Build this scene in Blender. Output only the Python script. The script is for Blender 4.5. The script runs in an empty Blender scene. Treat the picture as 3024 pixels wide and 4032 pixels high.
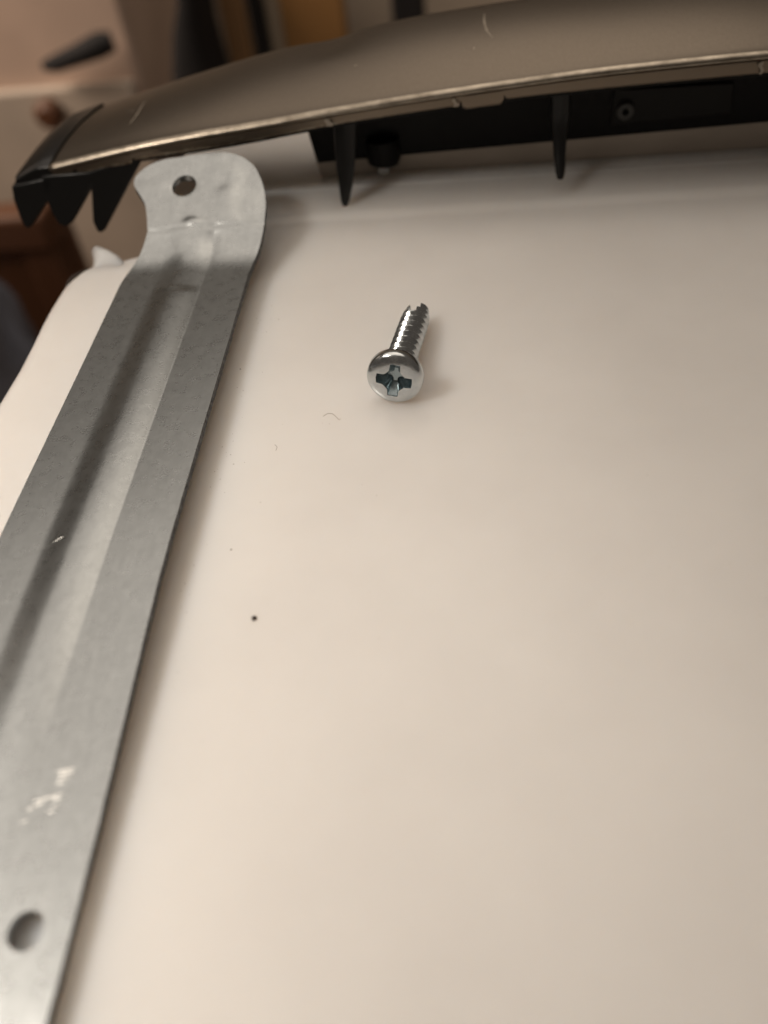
import bpy, bmesh, math, random
from mathutils import Vector, Matrix, noise
random.seed(7)
K = 0.001                                   # all shapes are written in millimetres
sc = bpy.context.scene
COL = sc.collection
PI = math.pi

# ------------------------------------------------------------------ camera
cam = bpy.data.cameras.new('camera')
cam.sensor_fit = 'VERTICAL'; cam.sensor_height = 36; cam.sensor_width = 27
cam.lens = 29.09
cam.clip_start = 0.002; cam.clip_end = 20
cam.dof.use_dof = True; cam.dof.focus_distance = 0.1095; cam.dof.aperture_fstop = 14.0
cam_o = bpy.data.objects.new('camera', cam); COL.objects.link(cam_o); sc.camera = cam_o
cam_o.matrix_world = Matrix(((0.9940873, 0.0230093, 0.1061181, 0.0),
                             (0.0541276, 0.7422045, -0.6679840, 0.0),
                             (-0.0941312, 0.6697784, 0.7365706, 0.07172),
                             (0, 0, 0, 1)))

# ------------------------------------------------------------------ world and lamps (evening indoor light)
w = bpy.data.worlds.new('World'); sc.world = w; w.use_nodes = True
bg = w.node_tree.nodes['Background']
bg.inputs[0].default_value = (1.0, 0.84, 0.70, 1); bg.inputs[1].default_value = 0.085

def lamp(name, kind, loc, target, power, color, **kw):
    l = bpy.data.lights.new(name, kind); l.energy = power; l.color = color
    for k, v in kw.items(): setattr(l, k, v)
    o = bpy.data.objects.new(name, l); COL.objects.link(o)
    o.location = Vector(loc) * K
    d = (Vector(target) - Vector(loc))
    o.rotation_euler = d.to_track_quat('-Z', 'Y').to_euler()
    return o
# a key spot at the upper left, and the ceiling light of the room
lamp('left_key_spot', 'SPOT', (-235, -45, 300), (-88, 34, 0), 5.5, (1.0, 0.89, 0.775),
     spot_size=math.radians(39), spot_blend=1.0, shadow_soft_size=0.05)  # soft cone edge stands in for the phone's shadow on the right
lamp('ceiling_light', 'AREA', (150, 950, 1500), (0, 100, 0), 1.2, (1.0, 0.85, 0.68), shape='DISK', size=1.0)
lamp('ceiling_bounce', 'AREA', (-300, 720, 1520), (-300, 720, 0), 11.0, (1.0, 0.875, 0.755), shape='DISK', size=2.15)
lamp('background_fill', 'AREA', (-1000, 600, 550), (-350, 950, -350), 2.4, (1.0, 0.80, 0.64), shape='DISK', size=0.5, spread=1.6)  # added fill that brightens the background, spread kept off the panel

sc.view_settings.view_transform = 'Standard'; sc.view_settings.look = 'None'
sc.view_settings.exposure = 0.06; sc.view_settings.gamma = 1.0
sc.view_settings.use_curve_mapping = False
sc.cycles.max_bounces = 6
try:
    sc.cycles.use_denoising = True; sc.cycles.denoiser = 'OPENIMAGEDENOISE'
except Exception: pass

# ------------------------------------------------------------------ helpers
def new_mat(name, base, rough=0.4, metal=0.0, spec=0.5):
    m = bpy.data.materials.new(name); m.use_nodes = True
    p = m.node_tree.nodes['Principled BSDF']
    p.inputs['Base Color'].default_value = (*base, 1)
    p.inputs['Roughness'].default_value = rough
    p.inputs['Metallic'].default_value = metal
    p.inputs['Specular IOR Level'].default_value = spec
    return m, m.node_tree, p
def nd(t, kind, **kw):
    n = t.nodes.new(kind)
    for k, v in kw.items(): setattr(n, k, v)
    return n
def noise_tex(t, scale, detail=4, rough=0.5, stretch=(1, 1, 1)):
    """noise in the thing's own coordinates (metres); scale per millimetre"""
    c = nd(t, 'ShaderNodeTexCoord'); mp = nd(t, 'ShaderNodeMapping')
    mp.inputs['Scale'].default_value = Vector(stretch) * (scale * 1000)
    n = nd(t, 'ShaderNodeTexNoise'); n.inputs['Scale'].default_value = 1.0
    n.inputs['Detail'].default_value = detail; n.inputs['Roughness'].default_value = rough
    t.links.new(c.outputs['Object'], mp.inputs['Vector']); t.links.new(mp.outputs[0], n.inputs['Vector'])
    return n.outputs['Fac']
def ramp(t, src, stops):
    r = nd(t, 'ShaderNodeValToRGB'); e = r.color_ramp.elements
    while len(e) < len(stops): e.new(0.5)
    for i, (p, c) in enumerate(stops):
        e[i].position = p; e[i].color = (*c, 1) if len(c) == 3 else c
    t.links.new(src, r.inputs[0]); return r.outputs[0]
def g(v): return (v, v, v)
def bump(t, p, src, strength, dist):
    b = nd(t, 'ShaderNodeBump'); b.inputs['Strength'].default_value = strength
    b.inputs['Distance'].default_value = dist * K
    t.links.new(src, b.inputs['Height']); t.links.new(b.outputs[0], p.inputs['Normal'])

M = {}
# glossy white plastic
m, t, p = new_mat('white_plastic', (0.80, 0.775, 0.745), 0.22)
t.links.new(ramp(t, noise_tex(t, 0.032, 4, 0.55), [(0.3, (0.745, 0.722, 0.694)), (0.7, (0.82, 0.80, 0.772))]), p.inputs['Base Color'])  # soft clouds in the colour stand in for reflections and shadow
t.links.new(ramp(t, noise_tex(t, 0.05, 5), [(0.25, g(0.2)), (0.75, g(0.25))]), p.inputs['Roughness'])
bump(t, p, noise_tex(t, 1.1, 4), 0.10, 0.05)
p.subsurface_method = 'BURLEY'; p.inputs['Subsurface Weight'].default_value = 1.0; p.inputs['Subsurface Scale'].default_value = 0.009
p.inputs['Subsurface Radius'].default_value = (1.0, 0.8, 0.62)
M['panel'] = m
# galvanised steel
m, t, p = new_mat('galvanised_steel', (0.5, 0.5, 0.5), 0.4, 1.0)
vo = nd(t, 'ShaderNodeTexVoronoi'); vc = nd(t, 'ShaderNodeTexCoord'); vo.inputs['Scale'].default_value = 1300
t.links.new(vc.outputs['Object'], vo.inputs['Vector'])
mx = nd(t, 'ShaderNodeMix', data_type='RGBA', blend_type='OVERLAY'); mx.inputs[0].default_value = 0.06
t.links.new(ramp(t, noise_tex(t, 0.9, 7, 0.68, (1.8, 0.4, 1)), [(0.25, (0.35, 0.37, 0.377)), (0.75, (0.405, 0.427, 0.433))]), mx.inputs[6])
bwn = nd(t, 'ShaderNodeRGBToBW'); t.links.new(vo.outputs['Color'], bwn.inputs[0]); t.links.new(bwn.outputs[0], mx.inputs[7])
t.links.new(mx.outputs[2], p.inputs['Base Color'])
t.links.new(ramp(t, noise_tex(t, 0.6, 6, 0.65), [(0.25, g(0.25)), (0.75, g(0.32))]), p.inputs['Roughness'])
bump(t, p, noise_tex(t, 3.2, 5, 0.7), 0.30, 0.05)
M['steel'] = m
m, t, p = new_mat('sheared_steel_edge', (0.10, 0.095, 0.09), 0.6, 0.8)
t.links.new(ramp(t, noise_tex(t, 2.0, 4, 0.7), [(0.35, g(0.03)), (0.7, g(0.22))]), p.inputs['Base Color'])
M['edge'] = m
# bronze coloured brushed metal
m, t, p = new_mat('bronze_metal', (0.25, 0.2, 0.155), 0.33, 1.0)
t.links.new(ramp(t, noise_tex(t, 3.0, 5, 0.7, (1, 0.4, 1)), [(0.3, (0.142, 0.119, 0.095)), (0.7, (0.164, 0.138, 0.111))]), p.inputs['Base Color'])
t.links.new(ramp(t, noise_tex(t, 4.0, 4, 0.6), [(0.3, g(0.33)), (0.7, g(0.38))]), p.inputs['Roughness'])
bump(t, p, noise_tex(t, 5.0, 3, 0.6, (1, .3, 1)), 0.15, 0.02)
M['bronze'] = m
# the lip of the trim: same metal, coating worn through along its lower border
m, t, p = new_mat('worn_bronze_lip', (0.25, 0.2, 0.155), 0.35, 1.0)
at_ = nd(t, 'ShaderNodeAttribute'); at_.attribute_name = 'wear'
n1 = noise_tex(t, 0.45, 6, 0.7, (0.6, 1, 1.6))
ad = nd(t, 'ShaderNodeMath', operation='MULTIPLY_ADD'); ad.inputs[1].default_value = 1.0
t.links.new(at_.outputs['Fac'], ad.inputs[0]); t.links.new(n1, ad.inputs[2])
t.links.new(ramp(t, ad.outputs[0], [(0.86, (0.19, 0.155, 0.12)), (0.95, (0.40, 0.35, 0.28))]), p.inputs['Base Color'])
t.links.new(ramp(t, ad.outputs[0], [(0.86, g(0.34)), (0.95, g(0.6))]), p.inputs['Roughness'])
bump(t, p, n1, 0.25, 0.15)
M['lip'] = m
m, t, p = new_mat('rubbed_bright_steel', (0.78, 0.78, 0.75), 0.42, 1.0); M['scuff'] = m
m, t, p = new_mat('bared_metal_scratch', (0.40, 0.35, 0.29), 0.6, 0.7); M['scratch'] = m
m, t, p = new_mat('edge_highlight_metal', (0.55, 0.47, 0.37), 0.3, 1.0)  # paler metal paints the lamp's highlight onto the rounded trim edge
t.links.new(ramp(t, noise_tex(t, 0.6, 5, 0.65, (0.5, 1, 1)), [(0.3, (0.22, 0.188, 0.15)), (0.65, (0.46, 0.405, 0.33))]), p.inputs['Base Color'])
M['edge_highlight'] = m
# black moulded plastic
m, t, p = new_mat('black_plastic', (0.006, 0.0057, 0.0057), 0.42, 0, 0.16)
t.links.new(ramp(t, noise_tex(t, 0.8, 5), [(0.3, g(0.34)), (0.7, g(0.55))]), p.inputs['Roughness'])
bump(t, p, noise_tex(t, 3.0, 4), 0.15, 0.06)
M['black'] = m
m, t, p = new_mat('glossy_black_plastic', (0.007, 0.0067, 0.0066), 0.3, 0, 0.42); bump(t, p, noise_tex(t, 2.0, 4), 0.12, 0.08); M['gloss'] = m
m, t, p = new_mat('dark_grey_plastic', (0.011, 0.0105, 0.010), 0.5, 0, 0.22); M['dgrey'] = m
m, t, p = new_mat('mid_grey_plastic', (0.06, 0.06, 0.058), 0.5, 0, 0.4); M['mgrey'] = m
m, t, p = new_mat('grey_brown_foam', (0.13, 0.115, 0.10), 0.8, 0, 0.2)
t.links.new(ramp(t, noise_tex(t, 0.12, 4, 0.6, (0.3, 1, 1)), [(0.3, (0.46, 0.40, 0.34)), (0.7, (0.60, 0.53, 0.46))]), p.inputs['Base Color'])
M['foam'] = m
# zinc plated screw
m, t, p = new_mat('zinc_plating', (0.72, 0.74, 0.74), 0.16, 1.0)
t.links.new(ramp(t, noise_tex(t, 0.5, 4, 0.6), [(0.3, (0.47, 0.50, 0.52)), (0.7, (0.66, 0.69, 0.70))]), p.inputs['Base Color'])
t.links.new(ramp(t, noise_tex(t, 1.0, 4, 0.6), [(0.3, g(0.12)), (0.7, g(0.26))]), p.inputs['Roughness'])
bump(t, p, noise_tex(t, 1.6, 4, 0.6), 0.18, 0.08)
M['zinc'] = m
m, t, p = new_mat('recess_shade_zinc', (0.30, 0.36, 0.385), 0.22, 1.0)  # darker zinc copy, paints shade into the cross and the notch
bump(t, p, noise_tex(t, 2.2, 4, 0.6), 0.4, 0.12)
M['recess'] = m
m, t, p = new_mat('brown_dirt', (0.03, 0.018, 0.012), 0.7); M['dirt'] = m
m, t, p = new_mat('grey_fibre', (0.30, 0.26, 0.22), 0.7); M['fibre'] = m
# background
def plain(key, base, rough=0.6, sc_=0.01, var=0.12):
    m, t, p = new_mat(key, base, rough)
    lo = tuple(c * (1 - var) for c in base); hi = tuple(min(1, c * (1 + var)) for c in base)
    t.links.new(ramp(t, noise_tex(t, sc_, 3), [(0.3, lo), (0.7, hi)]), p.inputs['Base Color'])
    M[key] = m
plain('wall_paint', (0.40, 0.345, 0.28))
plain('floor_boards', (0.25, 0.17, 0.11))
plain('pale_lacquer', (0.62, 0.47, 0.38))
plain('cream_lacquer', (0.54, 0.465, 0.39))
plain('black_cloth', (0.012, 0.011, 0.012), 0.8)
plain('brown_wood', (0.30, 0.17, 0.075), 0.5)
plain('orange_wood', (0.36, 0.19, 0.065), 0.5)
plain('red_wood', (0.11, 0.045, 0.02), 0.5)
plain('beige_board', (0.46, 0.39, 0.30), 0.6)
plain('blue_grey_cloth', (0.17, 0.18, 0.22), 0.9, 0.02, 0.3)
plain('green_cloth', (0.15, 0.19, 0.15), 0.9, 0.02, 0.3)

def link(name, me, mat, parent=None, smooth=True):
    o = bpy.data.objects.new(name, me); COL.objects.link(o)
    for mm in (mat if isinstance(mat, (list, tuple)) else [mat]): me.materials.append(M[mm])
    if smooth:
        for pl in me.polygons: pl.use_smooth = True
    if parent: o.parent = parent
    return o
def from_bm(name, bm, mat, parent=None, smooth=True, sharp=35):
    bmesh.ops.recalc_face_normals(bm, faces=bm.faces[:])
    for v in bm.verts: v.co *= K
    me = bpy.data.meshes.new(name); bm.to_mesh(me); bm.free()
    o = link(name, me, mat, parent, smooth)
    if smooth: me.set_sharp_from_angle(angle=math.radians(sharp))
    return o
def bevel(o, wd, seg=2, ang=35):
    b = o.modifiers.new('bevel', 'BEVEL'); b.width = wd * K; b.segments = seg
    b.limit_method = 'ANGLE'; b.angle_limit = math.radians(ang)
    return o
def empty(name, loc, label, cat, group=None):
    o = bpy.data.objects.new(name, None); COL.objects.link(o)
    o.location = Vector(loc) * K; o.empty_display_size = 0.005
    tag(o, label, cat, group); return o
def tag(o, label=None, cat=None, group=None, kind=None):
    if label: o['label'] = label
    if cat: o['category'] = cat
    if group: o['group'] = group
    if kind: o['kind'] = kind
    return o
def grid(bm, rows, closed=False):
    """rows of points -> quads; returns vertex rows"""
    V = [[bm.verts.new(q) for q in r] for r in rows]
    for a, b in zip(V, V[1:]):
        n = len(a)
        for j in range(n if closed else n - 1):
            bm.faces.new((a[j], a[(j + 1) % n], b[(j + 1) % n], b[j]))
    return V
def lerp_tab(tab, x):
    if x <= tab[0][0]: return tab[0][1]
    for (a, va), (b, vb) in zip(tab, tab[1:]):
        if x <= b:
            return va + (vb - va) * (x - a) / (b - a)
    return tab[-1][1]
def smooth_tab(tab, x, h=5):
    return sum(lerp_tab(tab, x + d) for d in (-h, -h / 2, 0, h / 2, h)) / 5
def sstep(a, b, x):
    u = max(0, min(1, (x - a) / (b - a))); return u * u * (3 - 2 * u)
def box(bm, x0, x1, y0, y1, z0, z1):
    v = [bm.verts.new(q) for q in ((x0, y0, z0), (x1, y0, z0), (x1, y1, z0), (x0, y1, z0),
                                   (x0, y0, z1), (x1, y0, z1), (x1, y1, z1), (x0, y1, z1))]
    for f in ((0, 3, 2, 1), (4, 5, 6, 7), (0, 1, 5, 4), (1, 2, 6, 5), (2, 3, 7, 6), (3, 0, 4, 7)):
        bm.faces.new([v[i] for i in f])
def tube(bm, pts, r, n=8):
    rows = []
    for i, q in enumerate(pts):
        q = Vector(q); a = Vector(pts[max(0, i - 1)]); b = Vector(pts[min(len(pts) - 1, i + 1)])
        d = (b - a).normalized(); s = d.orthogonal().normalized()
        if i and abs(s.dot(prev)) < 1: s = (prev - d * prev.dot(d)).normalized()
        prev = s; u = d.cross(s); rr = r[i] if isinstance(r, (list, tuple)) else r
        rows.append([q + (s * math.cos(k * 2 * PI / n) + u * math.sin(k * 2 * PI / n)) * rr for k in range(n)])
    V = grid(bm, rows, True); bm.faces.new(V[0][::-1]); bm.faces.new(V[-1])
def prism(bm, poly, y0, y1):
    """polygon in x,z, drawn out along y"""
    a = [bm.verts.new((x, y0, z)) for x, z in poly]; b = [bm.verts.new((x, y1, z)) for x, z in poly]
    bm.faces.new(a); bm.faces.new(b[::-1])
    for i in range(len(poly)):
        j = (i + 1) % len(poly); bm.faces.new((a[i], b[i], b[j], a[j]))

# ------------------------------------------------------------------ the white panel everything rests on
panel = empty('appliance_panel', (0, 0, 0), 'glossy white plastic panel that the loose screw and steel strip lie on', 'panel')
def pz(y):
    z = -0.012 * max(0, min(y, 134) - 108)
    z += 0.75 * sstep(134.0, 136.6, y)
    z += 0.28 * math.exp(-((y - 145.4) / 0.5) ** 2)
    return z
def edge_x(y):                                   # left border of the panel; its far corner is cut away
    return -68.6 + 0.25 * math.sin(y * 0.21) + 10.8 * sstep(122.0, 127.5, y)
bm = bmesh.new()
ys = [-60, -40, -20] + [0 + i * 6 for i in range(18)] + [107, 109, 111, 113, 115, 117] + [118 + 0.75 * i for i in range(14)] \
     + [129 + i for i in range(5)] + [134 + 0.3 * i for i in range(10)] + [138, 140, 142, 144] + [144.4 + 0.2 * i for i in range(11)] + [148, 152, 160, 170, 180]
rows = []
for y in ys:
    z = pz(y); xe = edge_x(y); row = []
    row.append((xe, y, -12))
    for a in (0, 15, 30, 45, 60, 75, 90):        # rounded border, radius 3
        q = math.radians(a); row.append((xe + 3.2 * (1 - math.sin(q)), y, z - 3.2 * (1 - math.cos(q)) if False else z - 3.2 + 3.2 * math.cos(PI / 2 - q) ))
    row[1:] = [(xe + 3.2 * (1 - math.cos(math.radians(a))), y, z - 3.2 + 3.2 * math.sin(math.radians(a))) for a in (0, 15, 30, 45, 60, 75, 90)]
    for x in (-50, -40, -30, -15, 0, 15, 30, 50, 80, 110): row.append((x, y, z))
    row.append((113, y, z - 3)); row.append((113, y, -12))
    rows.append(row)
grid(bm, rows)
from_bm('panel_sheet', bm, 'panel', panel, True, 60)
# torn flake of plastic at the cut-away corner
bm = bmesh.new()
rows = []
flk = [((-57.4, 122.6), (-66.0, 122.2), 0.1), ((-58.6, 124.6), (-65.2, 124.2), 0.5), ((-60.4, 126.8), (-65.0, 126.2), 0.8), ((-62.4, 128.6), (-65.6, 128.2), 0.9), ((-64.2, 129.8), (-66.6, 130.4), 0.7)]
for top in (1, 0):
    for (a, b, h) in flk:
        pass
for (a, b, h) in flk:
    r = []
    for k in range(7):
        u = k / 6
        r.append((a[0] + (b[0] - a[0]) * u, a[1] + (b[1] - a[1]) * u, -0.4 + h * math.sin(PI * (0.15 + 0.7 * u)) - 1.2 * u * u))
    rows.append(r)
grid(bm, rows)
o = from_bm('torn_flake', bm, 'panel', panel); so = o.modifiers.new('s', 'SOLIDIFY'); so.thickness = 0.7 * K
# dark split in the border next to the flake
bm = bmesh.new()
cr = [(-67.5, 118.9, -0.75, 0.06), (-67.0, 119.7, -0.40, 0.36), (-66.4, 120.7, -0.22, 0.46), (-65.8, 121.6, -0.12, 0.30), (-65.2, 122.5, -0.12, 0.20), (-64.4, 123.2, -0.1, 0.05)]
tube(bm, [(a, b, c) for a, b, c, r in cr], [r for a, b, c, r in cr], 8)
from_bm('split', bm, 'dirt', panel)

# ------------------------------------------------------------------ galvanised steel strip
strip = empty('steel_strip', (-44, 60, 3.5), 'galvanised steel strip with pressed groove and bent rounded tab on white panel', 'bracket')
XL, XR, YC = -54.4, -33.9, 123.3
def sz(x, y):
    u = (x - XL) / (XR - XL)
    d = 0.95 * sstep(107.2, 111.0, -0) if False else 1.0
    dep = 1.05 * (1 - sstep(107.6, 110.2, y)) * sstep(22, 50, y) + 0.62 * sstep(107.6, 110.2, y) * (1 - sstep(121.5, 126.0, y))
    if u < 0.27: gv = 0
    elif u < 0.47: gv = sstep(0.27, 0.47, u)
    elif u < 0.66: gv = 1 - ((u - 0.47) / 0.19) ** 2.1
    else: gv = 0
    z = 3.5 + 0.70 * dep * gv
    if y > 113.5:
        s = min(y, YC) - 113.5
        z += 2.7 * (s / 9.8) ** 2.5                       # rolls up to the crease
    if y > YC: z += 0.36 * (y - YC)
    # crimp and dents round the crease
    z += 0.30 * math.exp(-((x + 44.6) / 1.3) ** 2 - ((y - 124.2) / 1.1) ** 2)
    z += 0.10 * math.exp(-((x + 38.5) / 2.2) ** 2 - ((y - 123.8) / 1.5) ** 2)
    z -= 0.30 * math.exp(-((x + 41.0) / 1.2) ** 2 - ((y - 121.5) / 2.5) ** 2)
    z += 0.35 * math.exp(-((x + 39.5) / 2.5) ** 2 - ((y - 128.5) / 3.5) ** 2)
    nz = noise.noise(Vector((x * 0.07, y * 0.03, 3))) * 0.06 + noise.noise(Vector((x * 0.35, y * 0.30, 9))) * 0.15 * sstep(114, 124, y) - 0.24 * math.exp(-((y - YC - 0.12 * math.sin(x * 0.9)) / 0.42) ** 2) * (0.65 + 0.5 * noise.noise(Vector((x * 0.3, 5, 0))))
    return z + nz - 1.5 * (1 - sstep(12, 66, y))
TH = 1.0
def shell(bm, rows_top):
    """closed sheet with thickness from a grid of top points"""
    lo = [[(x, y, z - TH) for x, y, z in r] for r in rows_top]
    A = grid(bm, rows_top); B = grid(bm, [r[::-1] for r in lo])
    n = len(A[0])
    for i in range(len(A) - 1):
        for j, jj in ((0, n - 1), (n - 1, 0)):
            f = bm.faces.new((A[i][j], A[i + 1][j], B[i + 1][jj], B[i][jj])); f.material_index = 1
    return A, B
def xl(y): return XL + 2.4 * sstep(111, 125, y)
def xr(y): return XR + 1.5 * sstep(112, 125, y) + 0.9 * (1 - sstep(10, 60, y)) + 0.06 * noise.noise(Vector((y * 0.8, 0, 0)))
bm = bmesh.new()
us = [0, 0.004] + [i / 60 for i in range(1, 60)] + [0.66] + [0.996, 1]; us = sorted(set(us))
ysb = [-45 + 5 * i for i in range(11)]
ysm = [27 + 2 * i for i in range(40)] + [107.6 + 0.2 * i for i in range(14)] + [111, 112, 113, ] + [113.5 + 0.5 * i for i in range(17)] + [122.0 + 0.1 * i for i in range(13)] + [YC]
ysm = sorted(set(ysm))
def srow(y): return [(xl(y) + (xr(y) - xl(y)) * u, y, sz(xl(y) + (xr(y) - xl(y)) * u, y)) for u in us]
rt = [srow(y) for y in ysb]
shell(bm, rt); shell(bm, [srow(y) for y in ysm])
# patch with the lower hole
def ring_patch(bm, c, r, outline, rings, zf, wall=True):
    rows = []
    for k in range(rings + 1):
        f = (k / rings) ** (0.75 if wall else 1.3); rw = []
        for (ox, oy) in outline:
            a = math.atan2(oy - c[1], ox - c[0]); ix, iy = c[0] + r * math.cos(a), c[1] + r * math.sin(a)
            x, y = ix + (ox - ix) * f, iy + (oy - iy) * f
            rim = (0.09 if wall else 0.0) * max(0, 1 - f * rings * 0.8) if k == 0 else 0
            rw.append((x, y, zf(x, y) - rim))
        rows.append(rw)
    A = grid(bm, rows, True); B = grid(bm, [[(x, y, zf(x, y) - TH) for x, y, z in rw] for rw in rows], True)
    n = len(outline)
    for k in (0, rings):
        for j in range(n):
            if k and abs(outline[j][1] - outline[(j + 1) % n][1]) < 1e-6 and not wall: continue
            f = bm.faces.new((A[k][j], A[k][(j + 1) % n], B[k][(j + 1) % n], B[k][j])); f.material_index = 0 if k == 0 else 1
out = []
x0, x1 = XL, xr(16)
for y in [5 + 22 * i / 20 for i in range(20)]: out.append((x1 if 5 < y else xr(5), y))
xs27 = [XL + (xr(27) - XL) * u for u in us]; xs5 = [XL + (xr(5) - XL) * u for u in us]
out = [(x, 5) for x in xs5[:-1]] + [(xr(5 + 22 * i / 16), 5 + 22 * i / 16) for i in range(16)] + [(x, 27) for x in xs27[:0:-1]] + [(XL, 27 - 22 * i / 16) for i in range(16)]
ring_patch(bm, (-36.9, 18.1), 1.55, out, 8, sz, False)
bmesh.ops.remove_doubles(bm, verts=bm.verts[:], dist=0.002)
st = from_bm('strip', bm, ['steel', 'edge'], None, True, 50)
# bent tab with its hole
bm = bmesh.new()
tab = [(-51.7, 123.3), (-52.5, 125.7), (-53.3, 128.6), (-54.8, 131.0), (-55.7, 132.5), (-55.8, 134.1), (-54.9, 135.5), (-53.4, 136.6), (-51.5, 137.4), (-47.4, 137.9), (-43.4, 138.2), (-40.1, 138.0), (-37.6, 137.0), (-35.4, 135.2), (-34.1, 132.9), (-33.1, 130.2), (-32.5, 127.0), (xr(YC), YC)]
tab[0] = (xl(YC), YC)
def catmull(P, n):
    R_ = []
    for i in range(len(P) - 1):
        a, b, c, d = P[max(0, i - 1)], P[i], P[i + 1], P[min(len(P) - 1, i + 2)]
        for k in range(n):
            t_ = k / n
            R_.append(tuple(0.5 * (2 * b[q] + (c[q] - a[q]) * t_ + (2 * a[q] - 5 * b[q] + 4 * c[q] - d[q]) * t_ * t_ + (3 * b[q] - a[q] - 3 * c[q] + d[q]) * t_ ** 3) for q in range(len(b))))
    R_.append(P[-1]); return R_
ol = catmull(tab, 4)
ol += [(xr(YC) + (xl(YC) - xr(YC)) * i / 30, YC) for i in range(1, 30)]
ring_patch(bm, (-46.9, 131.8), 2.1, ol, 44, sz)
tb = from_bm('bent_tab', bm, ['steel', 'edge'], None, True, 50)
for o in (st, tb):
    o.parent = strip; o.matrix_parent_inverse = Matrix.Translation(-Vector((-44, 60, 3.5)) * K)
# bright scuffs on the strip, short lines of rubbed metal
for (a, b, wd) in [((-38.6, 31.5), (-36.9, 31.9), 0.22), ((-38.4, 31.2), (-37.0, 31.5), 0.25), ((-38.3, 30.8), (-37.2, 31.0), 0.15), ((-38.4, 30.4), (-37.3, 30.5), 0.10),
                   ((-39.9, 28.7), (-37.3, 29.5), 0.16), ((-39.6, 28.4), (-38.9, 28.7), 0.22), ((-38.2, 29.0), (-37.4, 29.0), 0.12), ((-40.3, 27.9), (-39.6, 28.3), 0.14),
                   ((-40.4, 26.8), (-39.8, 27.1), 0.12), ((-38.3, 27.9), (-37.7, 27.8), 0.12), ((-38.0, 28.3), (-37.5, 28.4), 0.10),
                   ((-51.6, 56.0), (-46.6, 58.6), 0.028), ((-47.5, 58.3), (-46.2, 59.0), 0.05)]:
    bm = bmesh.new(); n = 8; rows = []
    for i in range(n + 1):
        u = i / n; x = a[0] + (b[0] - a[0]) * u; y = a[1] + (b[1] - a[1]) * u; ww = wd * math.sin(PI * (0.1 + 0.8 * u)) * (0.7 + 0.6 * random.random())
        rows.append([(x, y - ww / 2, sz(x, y - ww / 2) + 0.01), (x, y, sz(x, y) + 0.02), (x, y + ww / 2, sz(x, y + ww / 2) + 0.01)])
    grid(bm, rows)
    o = from_bm('scuff', bm, 'scuff', None); o.parent = strip; o.matrix_parent_inverse = Matrix.Translation(-Vector((-44, 60, 3.5)) * K)

# ------------------------------------------------------------------ handle trim across the far end
trim = empty('handle_trim', (0, 0, 0), 'bronze metal handle trim with black plastic frame across the far end of the panel', 'handle trim')
ZB = [(-78, 8.2), (-73, 8.6), (-58.8, 10.3), (-37.3, 12.1), (-26.8, 13.4), (-21.7, 14.0), (0, 15.6), (7.6, 16.1), (24.9, 16.6), (36.8, 16.8), (47.3, 17.0), (70, 16.8), (100, 15.8)]
ZL = [(-78, 9.5), (-73.2, 10.1), (-57.9, 12.5), (-44.4, 14.0), (-35.2, 14.7), (-26.5, 15.6), (-22.6, 16.0), (-9.3, 17.1), (0.3, 17.8), (11.1, 18.5), (19.4, 19.0), (32.5, 19.4), (46.9, 19.7), (70, 19.5), (100, 18.5)]
ZS = [(-78, 10.2), (-68.9, 12.2), (-55.7, 14.9), (-44.6, 16.7), (-37.9, 17.9), (-28.2, 19.3), (-17.3, 20.9), (-9.7, 22.0), (0.4, 22.7), (10.8, 23.4), (40, 24.3), (70, 24.0), (100, 23.0)]
def zb(x): return smooth_tab(ZB, x)
def zl(x): return smooth_tab(ZL, x)
def zs(x): return smooth_tab(ZS, x)
def shear(x, y): return x + max(0, (y - 140)) * 0.19 * (1 - sstep(-73, -30, x))
def ztop(x, y):
    u = (y - 141) / 21.0
    return zl(x) + (zs(x) - zl(x)) * u + 1.3 * 4 * u * (1 - u) * 0.8
xs = [-73.2 + i * 1.0 for i in range(174)]
# metal cover: lip, rounded edge, broad top, rolled back
bm = bmesh.new(); rows = []
for x in xs:
    b, l = zb(x), zl(x); r = 0.75; row = []
    for k in range(1, 7):
        a = math.radians(15 * k); row.append((140.0 + r * (1 - math.cos(a)), l - r + r * math.sin(a)))
    for k in range(1, 19):
        y = 140.75 + 21.0 * k / 18
        row.append((y, ztop(x, y) if k > 0 else l))
    z9 = row[-1][1]
    row += [(162.5, z9 - 0.4), (163.1, z9 - 1.3), (163.3, z9 - 3.0)]
    # shallow dent in the far border
    rows.append([(shear(x, y), y, z - (0.55 * math.exp(-((x + 23) / 5) ** 2) * sstep(152, 161, y))) for y, z in row])
grid(bm, rows)
bm.faces.ensure_lookup_table()
for f in bm.faces:
    if max(v.co.y for v in f.verts) < 140.76: f.material_index = 1
cover = from_bm('metal_cover', bm, ['bronze', 'edge_highlight'], trim, True, 60)
so = cover.modifiers.new('s', 'SOLIDIFY'); so.thickness = 0.45 * K; so.offset = 1.0
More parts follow.
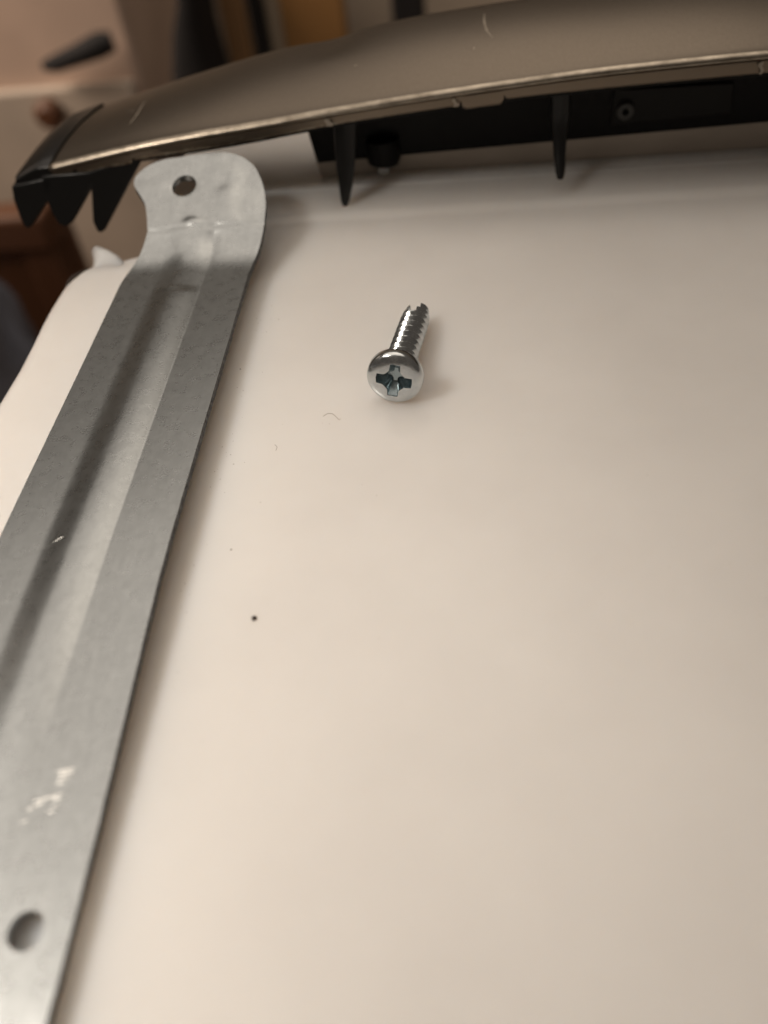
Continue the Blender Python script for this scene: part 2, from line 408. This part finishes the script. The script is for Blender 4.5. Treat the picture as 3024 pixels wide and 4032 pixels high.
# the turned-down lip, with two clip tongues and their corner notches
tongues = [(-68.6, -57.6, 0.45), (-0.2, 6.6, 0.75), (62, 69, 0.75)]
def lip_bottom(x):
    z = zb(x)
    for a, b, d in tongues:
        if a <= x <= b: z -= d
        for e in (a, b):
            z += 0.75 * math.exp(-((x - e) / 0.28) ** 2) if abs(x - e) < 0.8 else 0
    return z + 0.05 * noise.noise(Vector((x * 0.9, 1, 0)))
bm = bmesh.new()
xf = sorted(set([-73.2 + i * 0.4 for i in range(435)] + [e + d for a, b, _ in tongues for e in (a, b) for d in (-0.6, -0.3, -0.1, -0.01, 0.01, 0.1, 0.3, 0.6)]))
rows = []
wear = bm.verts.layers.float.new('wear')
for x in xf:
    lo, hi = lip_bottom(x), zl(x) - 0.75 + 0.75 * math.sin(math.radians(15))
    rows.append([(x, 140.0 + (0.75 * (1 - math.cos(math.radians(15))) if k == 6 else 0) + 0.0, lo + (hi - lo) * k / 6) for k in range(7)])
V = grid(bm, rows)
for i, r in enumerate(V):
    for k, v in enumerate(r):
        v[wear] = (0.42 - 0.07 * k) * (1 - 0.45 * sstep(-30, 10, xf[i]))
lip = from_bm('turned_lip', bm, 'lip', trim, True, 60)
so = lip.modifiers.new('s', 'SOLIDIFY'); so.thickness = 0.45 * K; so.offset = 1.0
# black plastic frame under the cover
bm = bmesh.new(); rows = []
for x in [-72.8 + i * 2 for i in range(86)]:
    b, s_ = zb(x), zs(x)
    sec = [(140.75, b - 0.75), (140.75, b + 1.2), (142.5, zl(x) - 0.9), (161.8, s_ - 1.5), (161.8, s_ - 4.0), (143.4, b + 0.6), (142.4, b - 0.75)]
    rows.append([(shear(x, y), y, z) for y, z in sec])
V = grid(bm, rows, True); bm.faces.new(V[0][::-1]); bm.faces.new(V[-1])
bevel(from_bm('plastic_frame', bm, 'black', trim, True, 30), 0.15, 2)
# rear block that closes the gap down to the panel, with a seal strip at its foot
bm = bmesh.new(); rows = []
for x in [-28.6 + i * 3 for i in range(43)]:
    zt = zl(x) - 2.0; zc = 3.1 + 0.022 * (x + 27); lean = 0.9 if x < -28 else 0
    rows.append([(x + lean * 1.6, 150, zc), (x, 150, zt), (x, 160, zt), (x + lean * 1.6, 160, zc)])
V = grid(bm, rows, True); bm.faces.new(V[0][::-1]); bm.faces.new(V[-1])
bevel(from_bm('rear_block', bm, 'black', trim, True, 30), 0.2, 2)
bm = bmesh.new(); rows = []
for x in [-27.2 + i * 3 for i in range(42)]:
    zc = 3.1 + 0.022 * (x + 27) - 0.004
    rows.append([(x + (0.5 if x < -27 else 0), 150.12, 0.3), (x, 150.12, zc), (x, 159, zc), (x, 159, 0.3)])
V = grid(bm, rows, True); bm.faces.new(V[0][::-1]); bm.faces.new(V[-1])
from_bm('seal_strip', bm, 'foam', trim, True, 30)
# lug with a bright pin, in front of the block
bm = bmesh.new()
tube(bm, [(-14.6, 149.6, 7.4), (-14.6, 149.6, 6.9), (-14.6, 149.3, 3.6), (-14.7, 149.2, 2.8), (-14.7, 149.2, 2.4)], [1.6, 3.0, 3.1, 2.8, 1.8], 24)
lug = from_bm('lug', bm, 'black', trim)
bm = bmesh.new(); tube(bm, [(-14.7, 148.2, 2.7), (-14.75, 148.2, 1.5), (-14.75, 148.2, 1.1)], [1.3, 1.2, 0.7], 20)
from_bm('pin', bm, 'zinc', lug)
# recessed plate and ring boss on the block
bm = bmesh.new()
prism(bm, [(25.6, 6.3), (45.9, 7.0), (45.4, 12.2), (28.6, 12.4), (25.6, 12.6)], 149.4, 150.4)
bevel(from_bm('cover_plate', bm, 'dgrey', trim, True, 30), 0.25, 2)
bm = bmesh.new(); n = 28; rows = []
for (r, y) in [(1.55, 149.6), (1.5, 148.6), (1.25, 148.4), (0.6, 148.45), (0.5, 148.8), (0.5, 149.6)]:
    rows.append([(27.8 + r * math.cos(2 * PI * k / n), y, 9.0 + r * math.sin(2 * PI * k / n)) for k in range(n)])
grid(bm, rows, True)
from_bm('ring_boss', bm, 'mgrey', trim)
# end cap
bm = bmesh.new(); rows = []
Fe = catmull([(-73.1, 140.0, 10.6), (-75.5, 140.0, 10.4), (-78, 140.0, 9.5), (-80.4, 140.2, 8.5)], 5)
Be = catmull([(-68.9, 162, 12.2), (-72.0, 160.5, 11.9), (-74.4, 158, 11.8), (-77.1, 153, 11.0), (-79.0, 147.5, 9.9), (-80.6, 142, 8.6)], 3)
N = len(Fe)
for i in range(N):
    f = Vector(Fe[i]); q = i / (N - 1) * (len(Be) - 1); j = min(int(q), len(Be) - 2); b = Vector(Be[j]).lerp(Vector(Be[j + 1]), q - j)
    low = 4.2 + 0.2 * i / N; xo = -0.9 * (i / (N - 1)) ** 3
    row = [(f.x + xo, f.y + 2.6, low), (f.x + xo, f.y + 0.1, low), (f.x + xo * 0.8, f.y, (low + f.z) / 2), (f.x, f.y, f.z - 0.35), (f.x, f.y + 0.3, f.z)]
    for k in range(1, 9):
        u = k / 8; c = f.lerp(b, u); row.append((c.x, c.y + 0.3 * (1 - u), c.z + 1.0 * 4 * u * (1 - u) * (1 - i / N)))
    row += [(b.x - 0.2, b.y + 0.4, b.z - 0.8), (b.x, b.y + 0.3, b.z - 4)]
    rows.append(row)
V = grid(bm, rows, True); bm.faces.new(V[0][::-1]); bm.faces.new(V[-1])
from_bm('end_cap', bm, 'gloss', trim, True, 40)
# hanging teeth below the end cap
for poly in ([(-81.2, 7.6), (-81.6, 5.2), (-81.4, 2.4), (-81.1, 0.8), (-80.5, 0.23), (-79.4, 0.8), (-75.3, 4.6), (-73.0, 8.6)],
             [(-75.2, 8.9), (-75.4, 4.6), (-75.0, 2.35), (-74.4, 0.76), (-73.2, 0.13), (-71.5, 0.94), (-66.6, 6.1), (-64.8, 9.0)],
             [(-66.3, 9.0), (-66.6, 6.1), (-67.8, 0.8), (-67.6, -1.0), (-67.0, -1.4), (-65.9, -0.8), (-56.0, 10.4), (-57.5, 11.0)]):
    bm = bmesh.new(); n = len(poly)
    cx = sum(a for a, _ in poly) / n; rows = []
    for (y, s) in ((142.5, 1.0), (138.4, 1.0), (137.5, 0.90)):
        pass
    a = [bm.verts.new((x, 137.3 + (0.28 * max(0, z)), z)) for x, z in poly]
    b = [bm.verts.new((x, 141.6 + (0.28 * max(0, z)), z)) for x, z in poly]
    bm.faces.new(a); bm.faces.new(b[::-1])
    for i in range(n):
        j = (i + 1) % n; bm.faces.new((a[i], b[i], b[j], a[j]))
    bevel(from_bm('tooth', bm, 'gloss', trim, True, 30), 0.35, 3, 25)
# two long spikes hanging in front of the block
def spike(sec):
    bm = bmesh.new(); rows = []
    for (x, y, z, wx, wy) in sec:
        rows.append([(x + wx * math.cos(a) * (1 if abs(math.cos(a)) > .5 else .8), y + wy * math.sin(a), z) for a in [2 * PI * k / 16 for k in range(16)]])
    V = grid(bm, rows, True); bm.faces.new(V[0][::-1]); bm.faces.new(V[-1])
    from_bm('spike', bm, 'gloss', trim)
spike([(-19.8, 142.6, 14.5, 2.2, 1.3), (-20.0, 142.2, 12.0, 2.0, 1.2), (-20.5, 140.6, 7.2, 1.7, 1.0), (-20.8, 139.4, 3.8, 1.25, 0.8), (-21.1, 138.5, 1.4, 0.8, 0.6), (-21.2, 138.2, 0.65, 0.45, 0.4), (-21.2, 138.1, 0.45, 0.15, 0.15)])
spike([(15.9, 142.6, 17.0, 1.7, 1.2), (16.0, 142.0, 12.0, 1.6, 1.1), (16.0, 141.3, 9.4, 1.25, 1.0), (16.0, 139.5, 6.6, 1.0, 0.9), (16.1, 137.8, 4.4, 0.8, 0.7), (16.1, 137.1, 3.6, 0.55, 0.5), (16.1, 137.0, 3.45, 0.2, 0.2)])
# scratches on the metal cover
def scratch(pts, wd):
    P = catmull([(a, b) for a, b in pts], 5); rows = []
    for i, (x, y) in enumerate(P):
        u = i / (len(P) - 1); ww = wd * (0.35 + 0.65 * math.sin(PI * u)) * (0.7 + 0.6 * random.random())
        rows.append([(x - ww / 2, y, ztop(x, y) + 0.47), (x, y, ztop(x, y) + 0.50), (x + ww / 2, y, ztop(x, y) + 0.47)])
    bm = bmesh.new(); grid(bm, rows); from_bm('scratch', bm, 'scratch', trim)
scratch([(-58.7, 146.4), (-58.0, 148.5), (-57.6, 151.0), (-57.3, 153.6)], 0.24)
scratch([(-58.6, 150.2), (-59.4, 150.8), (-60.4, 151.0)], 0.22)
scratch([(4.0, 158.2), (3.9, 155.5), (4.3, 152.5), (5.2, 150.4)], 0.38)
scratch([(2.0, 148.2), (2.1, 148.9)], 0.3)
scratch([(-18.0, 149.3), (-17.8, 149.6)], 0.35)
def lipmark(x, wd):
    bm = bmesh.new(); rows = []
    for k in range(7):
        z = lip_bottom(x) + 0.1 + (zl(x) - lip_bottom(x) - 0.9) * k / 6; ww = wd * (0.6 + 0.5 * random.random()); xx = x + 0.25 * math.sin(k)
        rows.append([(xx - ww, 139.53, z), (xx, 139.50, z), (xx + ww, 139.53, z)])
    grid(bm, rows); from_bm('scratch', bm, 'scratch', trim)
lipmark(-22.3, 0.55); lipmark(46.0, 0.35); lipmark(-1.2, 0.4)

# ------------------------------------------------------------------ the loose screw
H0 = Vector((-9.60, 85.4, 3.85)); T0 = Vector((-7.2, 102.8, 1.75))
ax = (H0 - T0).normalized()                       # points out of the head
camr = Vector((0.994, 0.054, -0.094)); X = (camr - ax * camr.dot(ax)).normalized()
X = (Matrix.Rotation(math.radians(-4), 3, ax) @ X); Y = ax.cross(X)
org = H0 - ax * 0.9
screw = empty('screw', (0, 0, 0), 'small zinc plated cross-head screw lying on the white panel', 'screw')
SS = 1.0
screw.matrix_world = Matrix(((X.x, Y.x, ax.x, org.x * K), (X.y, Y.y, ax.y, org.y * K), (X.z, Y.z, ax.z, org.z * K), (0, 0, 0, 1)))
# head: pan profile turned, with the cross cut out of it
bm = bmesh.new(); n = 72; rows = []
prof = [(1.5, 0), (3.30, 0.0), (3.48, 0.08), (3.57, 0.28), (3.58, 0.7), (3.57, 1.05), (3.51, 1.30), (3.38, 1.50), (3.14, 1.66), (2.75, 1.79), (2.2, 1.90), (1.5, 1.98), (0.8, 2.03), (0.3, 2.04)]
prof = [(r * 1.05, z * 1.04) for r, z in prof]
for r, z in prof: rows.append([(r * math.cos(2 * PI * k / n), r * math.sin(2 * PI * k / n), z) for k in range(n)])
V = grid(bm, rows, True); bm.faces.new(V[0][::-1]); bm.faces.new(V[-1])
head = from_bm('head', bm, ['zinc', 'recess'], screw, True, 40)
bm = bmesh.new()
wq, L, ch = 0.72, 2.30, 1.28
q1 = [(L, -wq * 0.92), (L + 0.06, 0), (L, wq * 0.92), (ch + 0.12, wq), (ch - 0.12, wq + 0.16), (wq + 0.16, ch - 0.12), (wq, ch + 0.12)]
poly = []
for k in range(4):
    c, s = math.cos(k * PI / 2), math.sin(k * PI / 2)
    poly += [(x * c - y * s, x * s + y * c) for x, y in q1]
rows = []
for z, f in ((2.8, 1.16), (1.75, 0.98), (1.0, 0.70), (0.3, 0.42)):
    rows.append([(x * f, y * f, z) for x, y in poly])
V = grid(bm, rows, True); bm.faces.new(V[0][::-1]); bm.faces.new(V[-1])
cut = from_bm('cross_cutter', bm, ['zinc', 'recess'], None, False)
for pl in cut.data.polygons: pl.material_index = 1
cut.matrix_world = screw.matrix_world
def cut_out(o, c):
    md = o.modifiers.new('b', 'BOOLEAN'); md.operation = 'DIFFERENCE'; md.object = c; md.solver = 'EXACT'
    bpy.context.view_layer.update()
    me = bpy.data.meshes.new_from_object(o.evaluated_get(bpy.context.evaluated_depsgraph_get()))
    o.modifiers.clear(); o.data = me
    for pl in me.polygons: pl.use_smooth = True
    me.set_sharp_from_angle(angle=math.radians(38))
    bpy.data.objects.remove(c)
bpy.context.view_layer.update()
cut_out(head, cut)
bevel(head, 0.05, 2, 40)
# threaded shank: one helical surface that tapers at the point
LEN, PITCH, nt, ns = 16.9, 1.45, 44, 340
bm = bmesh.new(); rows = []
for i in range(ns + 1):
    s = LEN * i / ns; row = []
    for k in range(nt):
        a = 2 * PI * k / nt
        ph = ((s + PITCH * a / (2 * PI)) / PITCH) % 1.0
        tri = max(0, 1 - abs(ph - 0.5) / 0.42)
        core = 1.42; crest = 2.10
        tp = 1 - 0.16 * sstep(LEN - 3.5, LEN, s) - 0.25 * sstep(LEN - 0.45, LEN, s)
        fade = sstep(0.2, 1.0, s)
        r = (core + (crest - core) * (tri ** 0.9) * fade + 0.2 * (1 - sstep(0, 0.35, s))) * tp
        row.append((r * math.cos(a), r * math.sin(a), -s))
    rows.append(row)
V = grid(bm, rows, True); bm.faces.new(V[0][::-1]); bm.faces.new(V[-1])
shank = from_bm('threaded_shank', bm, ['zinc', 'recess'], screw, True, 50)
# the cutting notch at the point
bm = bmesh.new()
pts = [(-0.62, -0.5), (0.95, -0.5), (0.95, 2.5), (-0.62, 2.5)]
v = [bm.verts.new(q) for q in ((-1.1, -0.9, -LEN - 1), (1.05, -0.9, -LEN - 1), (0.3, -0.5, -LEN + 2.6), (-0.6, -0.5, -LEN + 2.6),
                               (-1.1, 3, -LEN - 1), (1.05, 3, -LEN - 1), (0.3, 3, -LEN + 2.6), (-0.6, 3, -LEN + 2.6))]
for f in ((0, 3, 2, 1), (4, 5, 6, 7), (0, 1, 5, 4), (1, 2, 6, 5), (2, 3, 7, 6), (3, 0, 4, 7)): bm.faces.new([v[i] for i in f])
cut = from_bm('notch_cutter', bm, ['zinc', 'recess'], None, False)
for pl in cut.data.polygons: pl.material_index = 1
cut.matrix_world = screw.matrix_world @ Matrix.Rotation(math.radians(14), 4, 'Z')
cut_out(shank, cut)

# ------------------------------------------------------------------ dirt on the panel
def speck(x, y, r, label, name='dirt_speck', seed=0):
    bm = bmesh.new(); bmesh.ops.create_icosphere(bm, subdivisions=2, radius=r)
    for v in bm.verts:
        f = 1 + 0.5 * noise.noise(v.co * (1.6 / r) + Vector((seed, 0, 0))); v.co = Vector((v.co.x * f, v.co.y * f, v.co.z * 0.5 * f))
        v.co += Vector((x, y, r * 0.3 + pz(y)))
    o = from_bm(name, bm, 'dirt'); tag(o, label, 'speck', 'specks of dirt on the panel'); return o
speck(-23.5, 50.0, 0.30, 'largest dark brown dirt speck, on the open white panel right of the steel strip', seed=1)
speck(-27.8, 59.7, 0.10, 'tiny dark dirt speck on the white panel, lowest one beside the steel strip edge', seed=2)
speck(-32.6, 93.3, 0.09, 'tiny dark dirt speck close to the steel strip edge, level with the screw head', seed=3)
bm = bmesh.new()
tube(bm, [(-19.4, 82.4, 0.05), (-18.8, 82.9, 0.12), (-18.1, 82.7, 0.16), (-17.6, 82.1, 0.12), (-17.2, 81.6, 0.05), (-17.0, 81.8, 0.05)], 0.035, 6)
tag(from_bm('fibre', bm, 'fibre'), 'fine curled grey hair lying on the panel below and left of the screw', 'hair')
bm = bmesh.new()
tube(bm, [(-25.2, 77.2, 0.05), (-24.8, 76.7, 0.1), (-24.9, 76.1, 0.05)], 0.03, 6)
tag(from_bm('fibre', bm, 'fibre'), 'very short grey fibre on the panel between steel strip and curled hair', 'hair')

# fine dust, gathered along the strip, the trim and the screw
bm = bmesh.new()
def dust(x, y, r):
    ret = bmesh.ops.create_icosphere(bm, subdivisions=1, radius=r)
    sx, sy = random.uniform(0.6, 1.8), random.uniform(0.6, 1.8)
    for v in ret['verts']: v.co = Vector((x + v.co.x * sx, y + v.co.y * sy, pz(y) + r * 0.3 + v.co.z * 0.5))
for k in range(60): dust(-32.5 + abs(random.gauss(0, 1.5)), random.uniform(30, 120), random.uniform(0.025, 0.07))
for k in range(50): dust(random.uniform(-30, 45), random.uniform(25, 132), random.uniform(0.02, 0.045))
for k in range(40): dust(random.uniform(-28, 45), 148 - abs(random.gauss(0, 3)), random.uniform(0.03, 0.08))
tag(from_bm('dust', bm, 'fibre'), 'scattered fine dust grains on the white panel', 'dust', kind='stuff')

# ------------------------------------------------------------------ the out-of-focus room behind
bm = bmesh.new(); v = [bm.verts.new(q) for q in ((-3000, -800, -720), (3000, -800, -720), (3000, 1300, -720), (-3000, 1300, -720))]; bm.faces.new(v)
tag(from_bm('floor', bm, 'floor_boards', None, False), kind='structure')
bm = bmesh.new(); v = [bm.verts.new(q) for q in ((-3000, 1300, -720), (3000, 1300, -720), (3000, 1300, 700), (-3000, 1300, 700))]; bm.faces.new(v)
tag(from_bm('back_wall', bm, 'wall_paint', None, False), kind='structure')
def thing_box(root, name, dims, mat, r=6):
    bm = bmesh.new(); box(bm, *dims)
    o = from_bm(name, bm, mat, None, True, 30); bevel(o, r, 3); o.parent = root
    o.matrix_parent_inverse = Matrix.Translation(-root.location); return o
cab = empty('cabinet', (-640, 1000, -720), 'pale blurred cabinet with a slim black handle in the upper left background', 'cabinet')
thing_box(cab, 'body', (-980, -338, 912, 1200, -720, -60), 'pale_lacquer')
thing_box(cab, 'lower_front', (-980, -345, 898, 911.5, -700, -240), 'cream_lacquer', 4)
hd = empty('x', (0, 0, 0), 'x', 'x'); bpy.data.objects.remove(hd)
bm = bmesh.new(); tube(bm, [(-428, 893, -216), (-415, 890, -214), (-385, 888, -206), (-362, 890, -200), (-350, 896, -199)], [5, 8, 10, 12, 9], 14)
o = from_bm('handle', bm, 'black_cloth'); o.parent = cab; o.matrix_parent_inverse = Matrix.Translation(-cab.location)
bm = bmesh.new(); tube(bm, [(-441, 897, -262), (-441, 885, -262), (-441, 878, -262)], [14, 15, 9], 16)
o = from_bm('knob', bm, 'red_wood'); o.parent = cab; o.matrix_parent_inverse = Matrix.Translation(-cab.location)
# black bag-like shape
bm = bmesh.new(); rows = []
for z, x0, x1 in ((-720, -330, -215), (-420, -322, -225), (-240, -298, -243), (-195, -284, -247), (-165, -270, -245), (-100, -262, -248)):
    cx, rx = (x0 + x1) / 2, (x1 - x0) / 2
    rows.append([(cx + rx * math.copysign(abs(math.cos(a)) ** 0.6, math.cos(a)), 905 + 40 * math.copysign(abs(math.sin(a)) ** 0.6, math.sin(a)), z) for a in [2 * PI * k / 24 for k in range(24)]])
V = grid(bm, rows, True); bm.faces.new(V[0][::-1]); bm.faces.new(V[-1])
tag(from_bm('black_upright', bm, 'black_cloth'), 'blurred black upright shape widening downward, next to the pale cabinet', 'bag')
def board(name, x0, x1, y, top, mat, label, cat, th=20):
    r = empty(name, ((x0 + x1) / 2, y, -720), label, cat)
    thing_box(r, 'panel', (x0, x1, y, y + th, -690, top), mat, 4)
    for xx in (x0 + 2, x1 - 8): thing_box(r, 'foot', (xx, xx + 6, y + 2, y + th - 2, -720, -690.5), mat, 1)
board('brown_board', -240, -216, 915, -60, 'brown_wood', 'narrow brown wooden upright directly right of the black shape, out of focus', 'board')
board('black_post', -214, -199, 925, -60, 'black_cloth', 'thin dark post between brown and cream uprights, out of focus', 'post')
board('cream_board', -198, -181, 935, -60, 'beige_board', 'narrow cream upright left of the orange wooden one, out of focus', 'board')
board('orange_board', -181, -116, 925, -60, 'orange_wood', 'wide orange-brown wooden upright seen above the handle trim, out of focus', 'board')
board('dark_post', -70, -36, 940, -100, 'black_cloth', 'black upright alone against the grey-beige wall above the trim, out of focus', 'post')
# reddish stool and folded cloths at the lower left
stool = empty('stool', (-470, 760, -720), 'reddish brown wooden stool, blurred, beyond the left border of the panel', 'stool')
thing_box(stool, 'seat', (-640, -392, 700, 735, -318, -280), 'red_wood', 6)
thing_box(stool, 'apron', (-632, -400, 706, 729, -470, -318.5), 'red_wood', 3)
for x in (-630, -428):
    for y in (703, 735): thing_box(stool, 'leg', (x, x + 32, y, y + 26, -720, -300.5), 'red_wood', 3)
def cloth(name, c, s, mat, label, seed):
    bm = bmesh.new(); bmesh.ops.create_icosphere(bm, subdivisions=4, radius=1)
    for v in bm.verts:
        d = v.co.normalized(); f = 1 + 0.35 * noise.noise(d * 1.7 + Vector((seed, 0, 0))) + 0.12 * noise.noise(d * 5 + Vector((0, seed, 0)))
        v.co = Vector((c[0] + s[0] * d.x * f, c[1] + s[1] * d.y * f, max(-720, c[2] + s[2] * d.z * f)))
    tag(from_bm(name, bm, mat), label, 'cloth')
cloth('blue_cloth', (-462, 630, -400), (52, 40, 120), 'blue_grey_cloth', 'blurred blue-grey bundled cloth at the left edge, below the stool', 2)
cloth('green_cloth', (-500, 600, -520), (80, 60, 120), 'green_cloth', 'blurred grey-green bundled cloth in the left corner beside the panel', 5)
